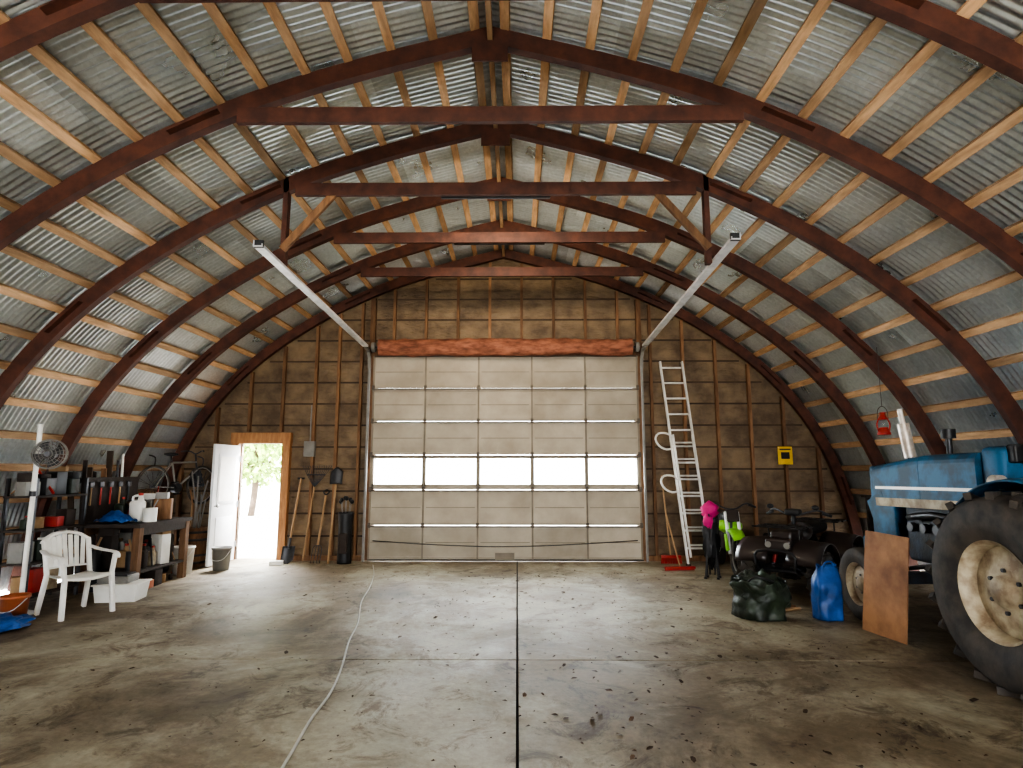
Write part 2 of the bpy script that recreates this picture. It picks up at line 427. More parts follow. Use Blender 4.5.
# ------------------------------------------------------------ end walls
DX0,DX1,DH=-2.62,2.19,3.68
PX0,PX1,PH=-5.10,-4.30,2.08
def endwall(name,y0,holes):
    b=B(name)
    ed=[round(CX-6.4+.2*i,3) for i in range(65)]
    for h in holes: ed+=[h[0],h[1]]
    ed=sorted(set(ed))
    for a,c in zip(ed[:-1],ed[1:]):
        ha,hc=inner_h(a,.22),inner_h(c,.22)
        if abs((a+c)/2-CX)>6.38:continue
        z0=0
        for h in holes:
            if a>=h[0]-1e-6 and c<=h[1]+1e-6:z0=h[2]
        vs=[(a,y0,z0),(c,y0,z0),(c,y0,hc),(a,y0,ha),(a,y0+.12,z0),(c,y0+.12,z0),(c,y0+.12,hc),(a,y0+.12,ha)]
        b.add(vs,[(0,1,2,3),(5,4,7,6),(0,4,5,1),(0,3,7,4),(1,5,6,2),(3,2,6,7)],'insul')
    b.done()
endwall('wall_far',YF,[(DX0,DX1,DH),(PX0,PX1,PH)])
endwall('wall_rear',YB-.2,[(-3.6,3.1,4.45)])
b=B('trim_wall_studs')
x=CX-5.9
while x<CX+6:
    h=inner_h(x,.0)
    z0=0
    if DX0-.05<x<DX1+.05:z0=DH+.28
    if PX0-.15<x<PX1+.15:z0=PH+.22
    if h>z0+.2:
        b.box((x,YF-.045,(z0+h)/2),(.05,.085,h-z0),'stud')
    x+=.60 if not(-4.2<x<-3.0) else .42
for xx in(DX0-.09,DX1+.09):
    b.box((xx,YF-.05,inner_h(xx)/2),(.09,.1,inner_h(xx)),'stud')
z=.42
while z<5.3:
    xs_=[q for q in np.arange(CX-6.2,CX+6.2,.1) if inner_h(q)>z]
    if xs_:
        segs=[]
        a,c=xs_[0],xs_[-1]
        cuts=[]
        if z<PH+.2:cuts.append((PX0-.12,PX1+.12))
        if z<DH+.3:cuts.append((DX0-.13,DX1+.13))
        cur=a
        for u,v in cuts:
            if u>cur:segs.append((cur,u))
            cur=v
        segs.append((cur,c))
        for u,v in segs:
            if v-u>.1:b.box(((u+v)/2,YF-.008,z),(v-u,.014,.03),'lath')
    z+=.40
for u,v in((CX-6.1,PX0-.12),(PX1+.12,DX0-.14),(DX1+.14,CX+6.1)):
    b.box(((u+v)/2,YF-.05,.045),(v-u,.1,.09),'stud')
b.box(((DX0+DX1)/2,YF-.06,DH+.14),(DX1-DX0+.3,.1,.26),'stud')
b.done()

b=B('trim_door')
b.box((PX0-.06,YF-.03,(PH+.0)/2),(.12,.16,PH),'frame')
b.box((PX1+.07,YF-.03,(PH+.0)/2),(.14,.16,PH),'frame')
b.box(((PX0+PX1)/2,YF-.03,PH+.1),(PX1-PX0+.3,.16,.2),'frame')
b.done()
b=B('door_1')
W=.8
b.box((0,-W/2,1.03),(.045,W,2.02),'paint',bev=.006)
b.box((.026,-W/2,.5),(.012,W*.66,.6),'paint',bev=.005)
b.box((.026,-W/2,1.45),(.014,W*.7,.86),'paint',bev=.005)
b.box((.034,-W/2,1.45),(.006,W*.6,.76),'white')
b.cyl((.02,-W+.07,1.0),(.07,-W+.07,1.0),.012,'steel');b.blob((.085,-W+.07,1.0),(.025,.03,.03),'steel',sub=2)
for zc in(.3,1.0,1.8):b.cyl((.03,0,zc-.05),(.03,0,zc+.05),.01,'steel')
b.done((PX0+.03,YF-.13,0),(0,0,math.radians(-4)))

# ------------------------------------------------------------ garage door
b=B('garage_door')
GX0,GX1=-2.66,2.23;GW=GX1-GX0;yd=YF-.145
zs=[.03,.62,1.25,1.87,2.48,3.09,3.70]
for i in range(6):
    z0,z1=zs[i]+.005,zs[i+1]-.005
    if i==2:
        b.box(((GX0+GX1)/2,yd,z0+.045),(GW,.05,.09),'panel')
        b.box(((GX0+GX1)/2,yd,z1-.03),(GW,.05,.06),'panel')
        for k in range(6):
            xx=GX0+GW*k/5
            w=.07
            xx=min(max(xx,GX0+w/2),GX1-w/2)
            b.box((xx,yd,(z0+z1)/2),(w,.05,z1-z0),'panel')
        b.box(((GX0+GX1)/2,yd,(z0+z1)/2+.015),(GW-.1,.006,z1-z0-.14),'glass')
    else:
        for k in range(5):
            xa=GX0+GW*k/5;xb=GX0+GW*(k+1)/5
            b.box(((xa+xb)/2,yd+.01,(z0+z1)/2),(xb-xa,.03,z1-z0),'panel')
            b.box(((xa+xb)/2,yd-.007,(z0+z1)/2),(xb-xa-.1,.008,.012),'stile')
        b.box(((GX0+GX1)/2,yd,z0+.025),(GW,.05,.04),'panel');b.box(((GX0+GX1)/2,yd,z1-.025),(GW,.05,.04),'panel')
    for k in range(6):
        xx=min(max(GX0+GW*k/5,GX0+.02),GX1-.02)
        b.box((xx,yd-.032,(z0+z1)/2),(.03,.012,z1-z0),'stile')
        if i>0:
            b.box((xx,yd-.045,z0),(.05,.01,.09),'hinge')
            b.cyl((xx-.03,yd-.052,z0),(xx+.03,yd-.052,z0),.008,'hinge',seg=8)
    b.box(((GX0+GX1)/2,yd-.035,z1-.012),(GW-.04,.02,.024),'hinge')
b.box(((GX0+GX1)/2,yd,.022),(GW,.04,.03),'rubber')
b.box((-.22,yd-.05,.09),(.34,.03,.12),'stile')
b.tube([(GX0+.1,yd-.07,.36),(-1.4,yd-.07,.29),(-.22,yd-.07,.26),(1.0,yd-.07,.30),(GX1-.1,yd-.07,.37)],.008,'dsteel')
b.cyl((GX0-.02,yd-.16,3.83),(GX1+.02,yd-.16,3.83),.02,'dsteel')
def wrap(u,v):
    x=GX0+.12+(GW-.24)*u;a=2*math.pi*v
    r=.13+.03*noise.noise(Vector((x*1.4,math.cos(a)*1.2,math.sin(a)*1.2)))+.02*noise.noise(Vector((x*6,math.cos(a)*3,math.sin(a)*3)))
    return(x,yd-.16+r*.7*math.cos(a),3.83+r*1.2*math.sin(a))
b.sheet(wrap,140,20,'rust')
for xx in(GX0+.03,GX1-.03):
    b.cyl((xx-.03,yd-.16,3.83),(xx+.03,yd-.16,3.83),.09,'hosegrey',seg=24)
b.done()
for nm,sx,zend in(('l',GX0-.06,3.93),('r',GX1+.06,3.99)):
    b=B('track_rail')
    out=-1 if nm=='l' else 1
    b.box((sx,yd-.07,1.75),(.03,.09,3.5),'hosegrey')
    cur=[(sx,yd-.07,3.45),(sx,yd-.1,3.65),(sx,yd-.2,3.76),(sx,yd-.4,3.80)]
    for p,q in zip(cur[:-1],cur[1:]):b.beam(p,q,.05,.05,'hosegrey')
    a=(sx,yd-.4,3.80);e=(sx,6.0,zend)
    b.beam(a,e,.10,.012,'steel');b.beam((sx+out*.045,a[1],a[2]+.03),(sx+out*.045,e[1],e[2]+.03),.008,.07,'steel');b.beam((sx-out*.045,a[1],a[2]+.012),(sx-out*.045,e[1],e[2]+.012),.008,.03,'steel')
    for t in(.15,.35,.55):
        y_=a[1]+(e[1]-a[1])*t;z_=a[2]+(e[2]-a[2])*t
        b.cyl((sx-.03,y_,z_+.03),(sx+.03,y_,z_+.03),.02,'dsteel',seg=10)
    b.box((sx,6.03,zend+.03),(.1,.03,.08),'dsteel')
    b.done()

# ------------------------------------------------------------ wheel helper
def wheel(b,c,ax,R,w,rim,tm='rubber',rm='cream',lugs=0,lh=.03,lw=.045,hub=True,seg=40):
    c=Vector(c);ax=Vector(ax).normalized()
    prof=[(rim,-w*.36),(rim+.01,-w*.42),(rim+(R-rim)*.45,-w*.5),(R*.93,-w*.47),(R*.985,-w*.38),(R,-w*.2),(R*1.005,0),(R,w*.2),(R*.985,w*.38),(R*.93,w*.47),(rim+(R-rim)*.45,w*.5),(rim+.01,w*.42),(rim,w*.36)]
    b.lathe(prof,c,ax,tm,seg)
    b.lathe([(rim*1.02,-w*.43),(rim*.97,-w*.40),(rim*.93,-w*.25),(rim*.90,-w*.1),(rim*.90,w*.1),(rim*.93,w*.25),(rim*.97,w*.40),(rim*1.02,w*.43)],c,ax,rm,seg)
    for sg in(-1,1):
        b.lathe([(rim*.91,sg*w*.1),(rim*.62,sg*w*.16),(rim*.5,sg*w*.2),(rim*.34,sg*w*.17),(rim*.3,sg*w*.3),(.0,sg*w*.32)],c,ax,rm,24)
        if hub:
            u=Vector((0,0,1));v=ax.cross(u)
            for k in range(6):
                a=k*math.pi/3;p=c+ax*sg*w*.18+(u*math.cos(a)+v*math.sin(a))*rim*.42
                b.cyl(p,p+ax*sg*w*.06,rim*.045,'dsteel',seg=6)
    if lugs:
        u=Vector((0,0,1));v=ax.cross(u).normalized()
        for k in range(lugs):
            sg=1 if k%2 else -1
            a=2*math.pi*k/lugs
            rad=u*math.cos(a)+v*math.sin(a);tan=ax.cross(rad)
            sl=math.radians(38)*sg
            d1=(ax*math.cos(sl)+tan*math.sin(sl));d2=rad.cross(d1)
            Mx=Matrix((d1,d2,rad)).transposed().to_4x4();Mx.translation=c+rad*(R+lh*.1)+ax*sg*w*.24
            b.box((0,0,0),(w*.56,lw,lh*1.6),tm,mx=Mx)

# ------------------------------------------------------------ tractor
b=B('farm_tractor')
wheel(b,(-.81,0,.72),(1,0,0),.69,.37,.36,lugs=40,lh=.035,lw=.05,seg=56)
wheel(b,(.81,0,.72),(1,0,0),.69,.37,.36,lugs=40,lh=.035,lw=.05,seg=56)
wheel(b,(-.70,2.17,.385),(1,0,0),.38,.19,.22,seg=40)
wheel(b,(.70,2.17,.385),(1,0,0),.38,.19,.22,seg=40)
b.cyl((-.7,0,.72),(.7,0,.72),.13,'engine',seg=20)
b.box((0,.15,.78),(.42,.9,.5),'engine',bev=.05)
b.box((0,.95,.82),(.36,.9,.46),'engine',bev=.05)
b.box((0,1.7,.95),(.40,.95,.62),'engine',bev=.04)
for k in range(4): b.cyl((-.22,1.4+.2*k,1.0),(-.27,1.4+.2*k,1.0),.05,'dsteel')
b.tube([(-.24,1.35,1.12),(-.28,1.6,1.15),(-.27,2.0,1.1)],.035,'dsteel')
b.cyl((-.3,1.25,.75),(-.3,1.25,1.0),.06,'white',seg=16)
b.box((0,2.3,.85),(.30,.5,.3),'engine',bev=.03)
b.beam((-.62,2.17,.45),(.62,2.17,.45),.1,.12,'engine')
b.beam((-.58,2.17,.4),(-.58,2.17,.62),.06,.06,'engine');b.beam((.58,2.17,.4),(.58,2.17,.62),.06,.06,'engine')
b.tube([(-.55,2.0,.55),(-.35,1.4,.7),(-.3,.9,.85)],.022,'dsteel',smooth=1)
def hood(y0,y1,w0,w1,zb0,zb1,zt0,zt1,m):
    def sec(y,w,zb,zt):
        r=.09;pts=[(-w,zb),(-w,zt-r)]
        for k in range(1,5):
            a=math.pi-k*math.pi/8;pts.append((-w+r+r*math.cos(a),zt-r+r*math.sin(a)))
        pts+=[(0,zt+.015)]
        pts+=[(-p[0],p[1]) for p in pts[:-1][::-1]]
        return[(x,y,z) for x,z in pts]
    A=sec(y0,w0,zb0,zt0);C=sec(y1,w1,zb1,zt1);n=len(A)
    b.add(A+C,[(i,(i+1)%n,n+(i+1)%n,n+i) for i in range(n)]+[tuple(range(n)),tuple(range(n,2*n))[::-1]],m,False)
hood(.95,1.75,.30,.29,1.30,1.30,1.76,1.75,'blue')
hood(1.755,2.62,.29,.26,1.30,1.28,1.75,1.66,'blue')
for sg in(-1,1):
    b.beam((sg*.305,.97,1.42),(sg*.272,2.55,1.40),.012,.03,'white',up=(0,0,1))
    b.beam((sg*.300,.97,1.27),(sg*.268,2.55,1.24),.03,.09,'cream',up=(0,0,1))
b.box((0,2.66,1.22),(.50,.12,.86),'blue',bev=.04)
b.box((0,2.725,1.18),(.38,.02,.66),'black')
for k in range(9):b.box((0,2.735,.9+.07*k),(.38,.014,.018),'white')
for sg in(-1,1):
    b.cyl((sg*.12,2.72,1.52),(sg*.12,2.76,1.52),.07,'chrome',seg=20)
    b.beam((sg*.24,2.35,.75),(sg*.25,2.6,1.3),.05,.3,'blue')
    b.box((sg*.25,2.45,1.02),(.04,.42,.46),'blue',bev=.015)
b.box((0,2.86,.72),(.5,.2,.2),'blue',bev=.03)
b.cyl((-.05,2.22,1.62),(-.05,2.22,1.80),.028,'dsteel');b.cyl((-.05,2.22,1.74),(-.10,2.22,2.12),.06,'chrome',seg=20);b.cyl((-.10,2.22,2.12),(-.13,2.21,2.28),.028,'chrome')
b.cyl((.13,1.85,1.70),(.13,1.85,1.95),.03,'dsteel');b.cyl((.13,1.85,1.93),(.13,1.85,2.03),.07,'black',seg=18)
b.box((0,.82,1.5),(.52,.26,.62),'blue',bev=.06)
b.box((0,.66,1.74),(.4,.1,.16),'black',bev=.02)
b.cyl((0,.66,1.62),(0,.42,1.80),.025,'dsteel')
w_=[(.0+.21*math.cos(a),.40+.21*math.sin(a)*.6,1.82+.21*math.sin(a)*.75) for a in [2*math.pi*k/20 for k in range(20)]]
b.tube(w_,.016,'black',closed=True,smooth=1)
for k in(0,7,13):b.cyl((0,.41,1.81),w_[k],.01,'black',seg=6)
b.box((0,-.28,1.13),(.48,.44,.1),'black',bev=.04);b.box((0,-.52,1.36),(.48,.1,.42),'black',rot=(-.15,0,0),bev=.04)
b.box((0,-.3,1.0),(.3,.3,.2),'dsteel')
for sg in(-1,1):
    def fen(u,v,sg=sg):
        a=math.radians(20+125*u);r=.79
        return(sg*(.34+.46*v),-r*math.cos(a)*1.0,.72+r*math.sin(a)+.02*math.sin(v*3))
    b.sheet(fen,18,4,'blue',th=.015)
    pts=[(.0,.72)]+[(-.79*math.cos(math.radians(20+125*k/16)),.72+.79*math.sin(math.radians(20+125*k/16))) for k in range(17)]
    b.prism(pts,'x',sg*.34,sg*.36,'blue')
    b.box((sg*.45,.62,.62),(.3,.34,.03),'dsteel')
    b.beam((sg*.4,.62,.62),(sg*.2,.62,.85),.03,.05,'dsteel')
    b.cyl((sg*.55,.35,1.50),(sg*.55,.43,1.50),.06,'chrome',seg=18)
    b.cyl((sg*.55,.38,1.36),(sg*.55,.38,1.50),.015,'dsteel')
b.tube([(-.42,-.3,.9),(-.42,-.34,1.9),(-.34,-.35,2.15),(.34,-.35,2.15),(.42,-.34,1.9),(.42,-.3,.9)],.03,'dsteel')
b.beam((-.35,-.5,.5),(-.35,-1.0,.4),.04,.07,'dsteel');b.beam((.35,-.5,.5),(.35,-1.0,.4),.04,.07,'dsteel')
b.done((4.45,4.58,0))

b=B('plywood_sheet')
bot0=Vector((3.50,6.40,0.003));bot1=Vector((3.60,5.86,0.003));lean=Vector((.12,0.02,.98))
n_=(bot1-bot0).cross(lean).normalized()*.012
q=[bot0,bot1,bot1+lean+Vector((0,0,-.02)),bot0+lean]
b.add([p-n_*.5 for p in q]+[p+n_*.5 for p in q],[(0,1,2,3),(7,6,5,4),(0,4,5,1),(1,5,6,2),(2,6,7,3),(3,7,4,0)],'ply')
b.done()

# ------------------------------------------------------------ bags
def bag(name,loc,sz,m,neck=True):
    b=B(name)
    b.blob((0,0,sz[2]*.42),(sz[0]/2,sz[1]/2,sz[2]*.46),m,jit=.28,freq=2.2,sub=4,flatbottom=True,sq=.75)
    if neck:
        b.blob((.04,0,sz[2]*.86),(sz[0]*.16,sz[1]*.16,sz[2]*.16),m,jit=.5,freq=4)
        for k in range(5):
            a=k*1.26;b.blob((.04+.07*math.cos(a),.07*math.sin(a),sz[2]*.95),(.05,.05,.05),m,jit=.5)
    o=b.done(loc);zmin=min(v[2] for v in b.v);o.location.z-=zmin
    return o
b=B('garden_waste_bag')
def sack(u,v):
    a=2*math.pi*u
    k=1+.22*noise.noise(Vector((math.cos(a)*1.5,math.sin(a)*1.5,v*2.5)))+.13*noise.noise(Vector((math.cos(a)*5,math.sin(a)*5,v*6)))
    r=(.245+.02*v-.05*max(0,v-.7))*k
    return(r*math.cos(a)*1.12,r*math.sin(a),.005+.38*v+(.09*noise.noise(Vector((math.cos(a)*2,math.sin(a)*2,7)))+.04*noise.noise(Vector((math.cos(a)*7,math.sin(a)*7,7))))*v)
b.sheet(sack,64,18,'dgreen',th=.006)
b.blob((0,0,.24),(.25,.22,.24),'dgreen',jit=.5,freq=3,sub=4)
b.blob((-.12,.0,.38),(.12,.12,.10),'dgreen',jit=.6,freq=3,sub=4);b.blob((.10,.05,.38),(.11,.1,.07),'dark',jit=.6,freq=3,sub=4)
b.tube([(-.22,-.15,.36),(-.14,-.24,.46),(.0,-.26,.43),(.12,-.22,.38)],.012,'black')
b.done((2.70,6.95,0))
b=B('blue_feed_bag')
def fb(u,v):
    a=2*math.pi*u;k=1-.25*max(0,v-.7)/.3
    r=1+.2*noise.noise(Vector((math.cos(a)*2,math.sin(a)*2,v*4)))
    ex=.7
    cx_=math.copysign(abs(math.cos(a))**ex,math.cos(a));sy_=math.copysign(abs(math.sin(a))**ex,math.sin(a))
    return(.14*cx_*r*k+.02*v,.12*sy_*r*k*(1-.6*max(0,v-.6)/.4),.003+.56*v+.02*math.sin(3*a)*v)
b.sheet(fb,40,16,'tblue',th=.004);b.blob((0,0,.25),(.11,.09,.22),'tblue',jit=.2)
b.tube([(-.05,-.02,.5),(-.02,-.06,.6),(.06,-.05,.6),(.09,-.01,.5)],.01,'tblue')
b.done((3.38,6.85,0))
b=B('wood_stick')
b.tube([(0,0,.02),(.14,.1,.02),(.26,.14,.02)],.018,'handle');b.box((.12,.2,.02),(.24,.09,.035),'stud',rot=(0,0,.5));b.done((3.0,7.1,0))

# ------------------------------------------------------------ ATV
b=B('quad_bike')
for sx,ww in((.60,.20),(-.58,.25)):
    for sy in(-1,1):
        wheel(b,(sx,sy*.42,.28),(0,1,0),.275,ww,.14,rm='dsteel',lugs=26,lh=.02,lw=.05,seg=32)
b.cyl((.6,-.35,.28),(.6,.35,.28),.03,'dsteel');b.cyl((-.58,-.35,.28),(-.58,.35,.28),.04,'dsteel')
b.box((0,0,.42),(1.0,.24,.28),'dark',bev=.05)
b.box((.05,0,.38),(.4,.34,.3),'dsteel',bev=.05)
for sy in(-1,1):
    b.box((.0,sy*.3,.27),(.55,.2,.03),'black',bev=.01)
    b.tube([(.75,sy*.1,.35),(.6,sy*.28,.32)],.02,'dsteel',smooth=1);b.tube([(.45,sy*.1,.40),(.6,sy*.28,.32)],.02,'dsteel',smooth=1)
    b.cyl((.58,sy*.18,.38),(.5,sy*.12,.68),.03,'red',seg=12)
    for sx,r in((.58,.36),(-.58,.38)):
        def fd(u,v,sx=sx,r=r,sy=sy):
            a=math.radians(15+150*u);return(sx+r*1.1*math.cos(a),sy*(.12+.42*v),.33+r*math.sin(a)*1.05-.03*v*v)
        b.sheet(fd,14,5,'maroon',th=.012)
b.blob((.12,0,.76),(.30,.15,.15),'maroon',sub=3)
b.box((.55,0,.74),(.42,.3,.14),'maroon',bev=.05)
b.blob((-.33,0,.79),(.42,.16,.09),'black',sub=3,sq=.8)
b.box((.82,0,.62),(.1,.34,.2),'maroon',bev=.04)
for sy in(-1,1):b.cyl((.86,sy*.12,.64),(.885,sy*.12,.64),.04,'hosegrey',seg=18)
b.tube([(.86,-.25,.3),(.97,-.24,.36),(.98,-.22,.56),(.98,.22,.56),(.97,.24,.36),(.86,.25,.3)],.018,'black')
b.tube([(.3,0,.85),(.28,0,1.0)],.03,'black',smooth=1)
b.tube([(.12,-.40,1.0),(.2,-.28,1.06),(.28,-.08,1.0),(.28,.08,1.0),(.2,.28,1.06),(.12,.40,1.0)],.014,'dsteel')
for sy in(-1,1):
    b.cyl((.10,sy*.43,.985),(.15,sy*.33,1.02),.02,'black',seg=10);b.blob((.3,sy*.3,1.1),(.02,.05,.035),'black',sub=2)
b.box((.28,0,1.03),(.12,.2,.08),'black',bev=.02)
for x0,x1,zz in((.45,.85,.86),(-.9,-.45,.87)):
    for k in range(5):
        y_=-.3+.15*k;b.cyl((x0,y_,zz),(x1,y_,zz),.01,'black',seg=6)
    for xx in(x0,x1,(x0+x1)/2):b.cyl((xx,-.33,zz),(xx,.33,zz),.012,'black',seg=6)
    for sy in(-1,1):b.cyl(((x0+x1)/2,sy*.2,.68),((x0+x1)/2,sy*.2,zz),.01,'black',seg=6)
b.done((3.98,8.62,0),(0,0,math.radians(-135)))

# ------------------------------------------------------------ dirt bike
def spoked(b,c,ax,R,tw,n=18,tm='rubber'):
    c=Vector(c);ax=Vector(ax);u=Vector((0,0,1));v=ax.cross(u)
    P=[c+(u*math.cos(a)+v*math.sin(a))*(R-tw) for a in[2*math.pi*k/36 for k in range(36)]]
    b.tube(P,tw,tm,closed=True,smooth=1,seg=8)
    P=[c+(u*math.cos(a)+v*math.sin(a))*(R-2*tw) for a in[2*math.pi*k/36 for k in range(36)]]
    b.tube(P,tw*.45,'hosegrey',closed=True,smooth=1,seg=6)
    b.cyl(c-ax*.04,c+ax*.04,.03,'dsteel',seg=10)
    for k in range(n):
        a=2*math.pi*k/n;sg=1 if k%2 else -1
        b.cyl(c+ax*.03*sg,c+(u*math.cos(a+.2*sg)+v*math.sin(a+.2*sg))*(R-2*tw),.0025,'dsteel',seg=4,caps=False)
b=B('dirt_bike')
spoked(b,(.68,0,.34),(0,1,0),.34,.045);spoked(b,(-.62,0,.32),(0,1,0),.32,.055)
for sy in(-.09,.09):
    b.cyl((.68,sy,.34),(.46,sy,.95),.025,'steel',seg=12)
    b.beam((-.62,sy,.32),(-.1,sy*.9,.38),.03,.05,'steel')
b.tube([(.42,0,.88),(.1,0,.72),(-.3,0,.72),(-.1,0,.35),(.3,0,.32),(.42,0,.85)],.022,'dsteel',smooth=1)
b.box((.08,0,.48),(.34,.22,.28),'dark',bev=.05);b.cyl((.12,0,.55),(.2,0,.75),.08,'dsteel')
b.blob((.18,0,.84),(.22,.13,.12),'black');b.blob((.25,0,.72),(.14,.2,.12),'green',jit=.1)
b.blob((-.28,0,.88),(.38,.1,.05),'black',sq=.8)
b.sheet(lambda u,v:(-.35-.6*u,(-.09+.18*v),.80+.06*u+.03*math.sin(math.pi*v)),8,5,'dark',th=.01)
b.sheet(lambda u,v:(.38+.62*u,(-.11+.22*v)*(1.1-.3*u),.66+.06*math.sin(math.pi*u)+.02*math.sin(math.pi*v)-.1*u),8,5,'green',th=.01)
b.box((.56,0,.90),(.03,.18,.18),'dark',rot=(0,-.35,0),bev=.01)
for sy in(-.11,.11):b.cyl((.66,sy,.38),(.56,sy,.62),.035,'green',seg=10)
b.tube([(.33,-.38,1.03),(.36,-.25,1.08),(.44,-.08,1.0),(.44,.08,1.0),(.36,.25,1.08),(.33,.38,1.03)],.013,'dsteel')
for sy in(-1,1):b.cyl((.32,sy*.4,1.02),(.35,sy*.28,1.06),.019,'black')
b.tube([(.2,.1,.45),(.3,.14,.4),(.0,.15,.35),(-.4,.13,.55),(-.6,.12,.66)],.028,'chrome')
b.cyl((-.02,-.1,.35),(.0,-.26,.01),.012,'steel')
b.done((3.42,10.08,0),(0,0,math.radians(-98)))

b=B('folded_camp_chair')
for k in range(4):
    a=k*math.pi/2+.4;b.cyl((.13*math.cos(a),.10*math.sin(a),.0),(.05*math.cos(a+.6),.05*math.sin(a+.6),1.0),.012,'dsteel',seg=8)
    b.cyl((.05*math.cos(a),.05*math.sin(a),.06),(.13*math.cos(a+.8),.1*math.sin(a+.8),.95),.012,'black',seg=8)
    b.cyl((.13*math.cos(a),.10*math.sin(a),0),(.13*math.cos(a),.10*math.sin(a),.03),.022,'black',seg=8)
b.blob((0,0,.56),(.115,.085,.40),'black',jit=.4,freq=5,sub=4)
b.blob((0,0,1.0),(.12,.1,.13),'pink',jit=.35,freq=3,sub=3);b.blob((-.05,-.06,.84),(.07,.05,.12),'pink',jit=.4,sub=2)
b.done((2.92,9.3,0))

# ------------------------------------------------------------ ladder
b=B('extension_ladder')
fb_=Vector((3.08,10.45,0));tp=Vector((2.84,10.93,3.58));hw=.20
for sx in(-hw,hw):
    b.beam(fb_+Vector((sx,0,0)),tp+Vector((sx,0,0)),.03,.07,'alu',up=(0,1,0))
    b.beam(fb_+Vector((sx*.85,-.07,.15)),fb_+(tp-fb_)*.62+Vector((sx*.85,-.07,0)),.025,.06,'alu',up=(0,1,0))
    b.box(fb_+Vector((sx,-.01,.02)),(.06,.1,.035),'rubber')
for k in range(1,13):
    t=(k*.29)/3.6
    if t>.99:break
    p=fb_+(tp-fb_)*t;b.cyl(p-Vector((hw,0,0)),p+Vector((hw,0,0)),.018,'alu',seg=8)
    if t<.6: 
        p=p+Vector((0,-.07,.06));b.cyl(p-Vector((hw*.85,0,0)),p+Vector((hw*.85,0,0)),.016,'alu',seg=8)
for z0 in(1.98,1.24):
    p=fb_+(tp-fb_)*(z0/3.58)+Vector((-hw,-.06,0))
    b.tube([p+Vector((0,0,0)),p+Vector((-.12,-.02,-.02)),p+Vector((-.24,-.02,.04)),p+Vector((-.30,0,.16)),p+Vector((-.24,.02,.26)),p+Vector((-.10,.0,.26)),p+Vector((0,0,.2))],.018,'white')
b.done()

# ------------------------------------------------------------ long tools
def tool(name,kind,foot,top,rot=0):
    b=B(name);f=Vector(foot);t=Vector(top);d=(t-f).normalized()
    u=Vector((1,0,0));s=f+d*.32
    up_=d.cross(u).normalized()
    if kind=='shovel':
        b.cyl(s,t,.018,'handle');b.sheet(lambda a,c:f+d*(.0+.3*a)+u*(.11*(2*c-1)*min(1,.25+a*3))+up_*(.03*math.cos(math.pi*(c-.5))),8,6,'dsteel',th=.004)
        b.cyl(s-d*.06,s+d*.12,.02,'dsteel');b.cyl(t-u*.06,t+u*.06,.016,'black')
    elif kind=='blade_up':
        b.cyl(f,t,.018,'handle')
        b.sheet(lambda a,c:t+d*(.3*(1-a))+u*(.11*(2*c-1)*min(1,.25+a*3))-up_*(.03*math.cos(math.pi*(c-.5))),8,6,'dsteel',th=.004)
    elif kind=='rake':
        b.cyl(f+d*.05,t,.015,'handle')
        for k in range(-6,7):
            b.tube([t,t+d*.1+u*k*.014,t+d*.36+u*k*.042,t+d*.38+u*k*.042-Vector((0,.04,0))],.005,'dsteel',seg=5)
        b.beam(t+d*.22-u*.17,t+d*.22+u*.17,.01,.02,'dsteel')
    elif kind=='fork':
        b.cyl(s,t,.018,'handle')
        for k in(-1.5,-.5,.5,1.5):b.tube([s,s-d*.05+u*k*.05,f+u*k*.05+d*.01],.006,'dsteel',seg=6)
        b.tube([t,t+u*.05+d*.06,t+d*.1,t-u*.05+d*.06,t],.012,'black')
    elif kind=='broom':
        b.cyl(f+d*.1,t,.013,'handle');b.box(f+Vector((0,0,.12)),(.34,.06,.05),'red',bev=.01)
        for k in range(24):
            x_=-.16+.014*k;b.cyl(f+Vector((x_,0,.1)),f+Vector((x_*1.1,R_.uniform(-.02,.02),.003)),.008,'red',seg=4)
    return b.done()
yw=YF-.13
tool('spade','shovel',(-3.98,yw-.35,.0),(-3.90,yw-.03,1.45))
tool('garden_rake','rake',(-3.70,yw-.35,.0),(-3.64,yw-.08,1.30))
tool('pitchfork','fork',(-3.48,yw-.35,.0),(-3.44,yw-.03,1.15))
tool('snow_shovel','blade_up',(-3.27,yw-.3,.0),(-3.26,yw-.06,1.35))
tool('house_broom','broom',(2.66,10.7,0),(2.60,yw-.03,1.5))
tool('digging_shovel','blade_up',(-5.85,yw-.1,.0),(-5.82,yw-.03,1.3))
b=B('golf_bag')
b.lathe([(0,.0),(.12,.0),(.125,.04),(.115,.3),(.12,.7),(.135,.84),(.13,.87),(.10,.85),(0,.8)],(0,0,0),(0,0,1),'black',20)
b.box((0,-.12,.35),(.15,.07,.35),'dark',bev=.03)
for k in range(6):
    a=k;b.cyl((.06*math.cos(a),.06*math.sin(a),.8),(.09*math.cos(a),.08*math.sin(a),1.02+.03*(k%3)),.006,'hosegrey',seg=6);b.blob((.1*math.cos(a),.08*math.sin(a),1.05+.03*(k%3)),(.035,.03,.04),'black',sub=2)
b.done((-3.0,10.7,0))
b=B('push_broom');b.box((0,0,.045),(.5,.08,.04),'red',rot=(0,0,.1),bev=.01)
for k in range(40):
    x_=-.24+.012*k;b.cyl((x_,x_*.1,.04),(x_,x_*.1-.01,.002),.012,'red',seg=4)
b.cyl((0,0,.06),(-.1,.42,.9),.012,'handle');b.done((2.62,10.0,0))
b=B('electrical_panel');b.box((0,0,0),(.20,.08,.28),'hosegrey',bev=.008);b.box((0,-.045,0),(.16,.01,.23),'hosegrey',bev=.004);b.cyl((0,0,.14),(0,0,.8),.012,'hosegrey',seg=8);b.done((-3.78,YF-.135,1.98))

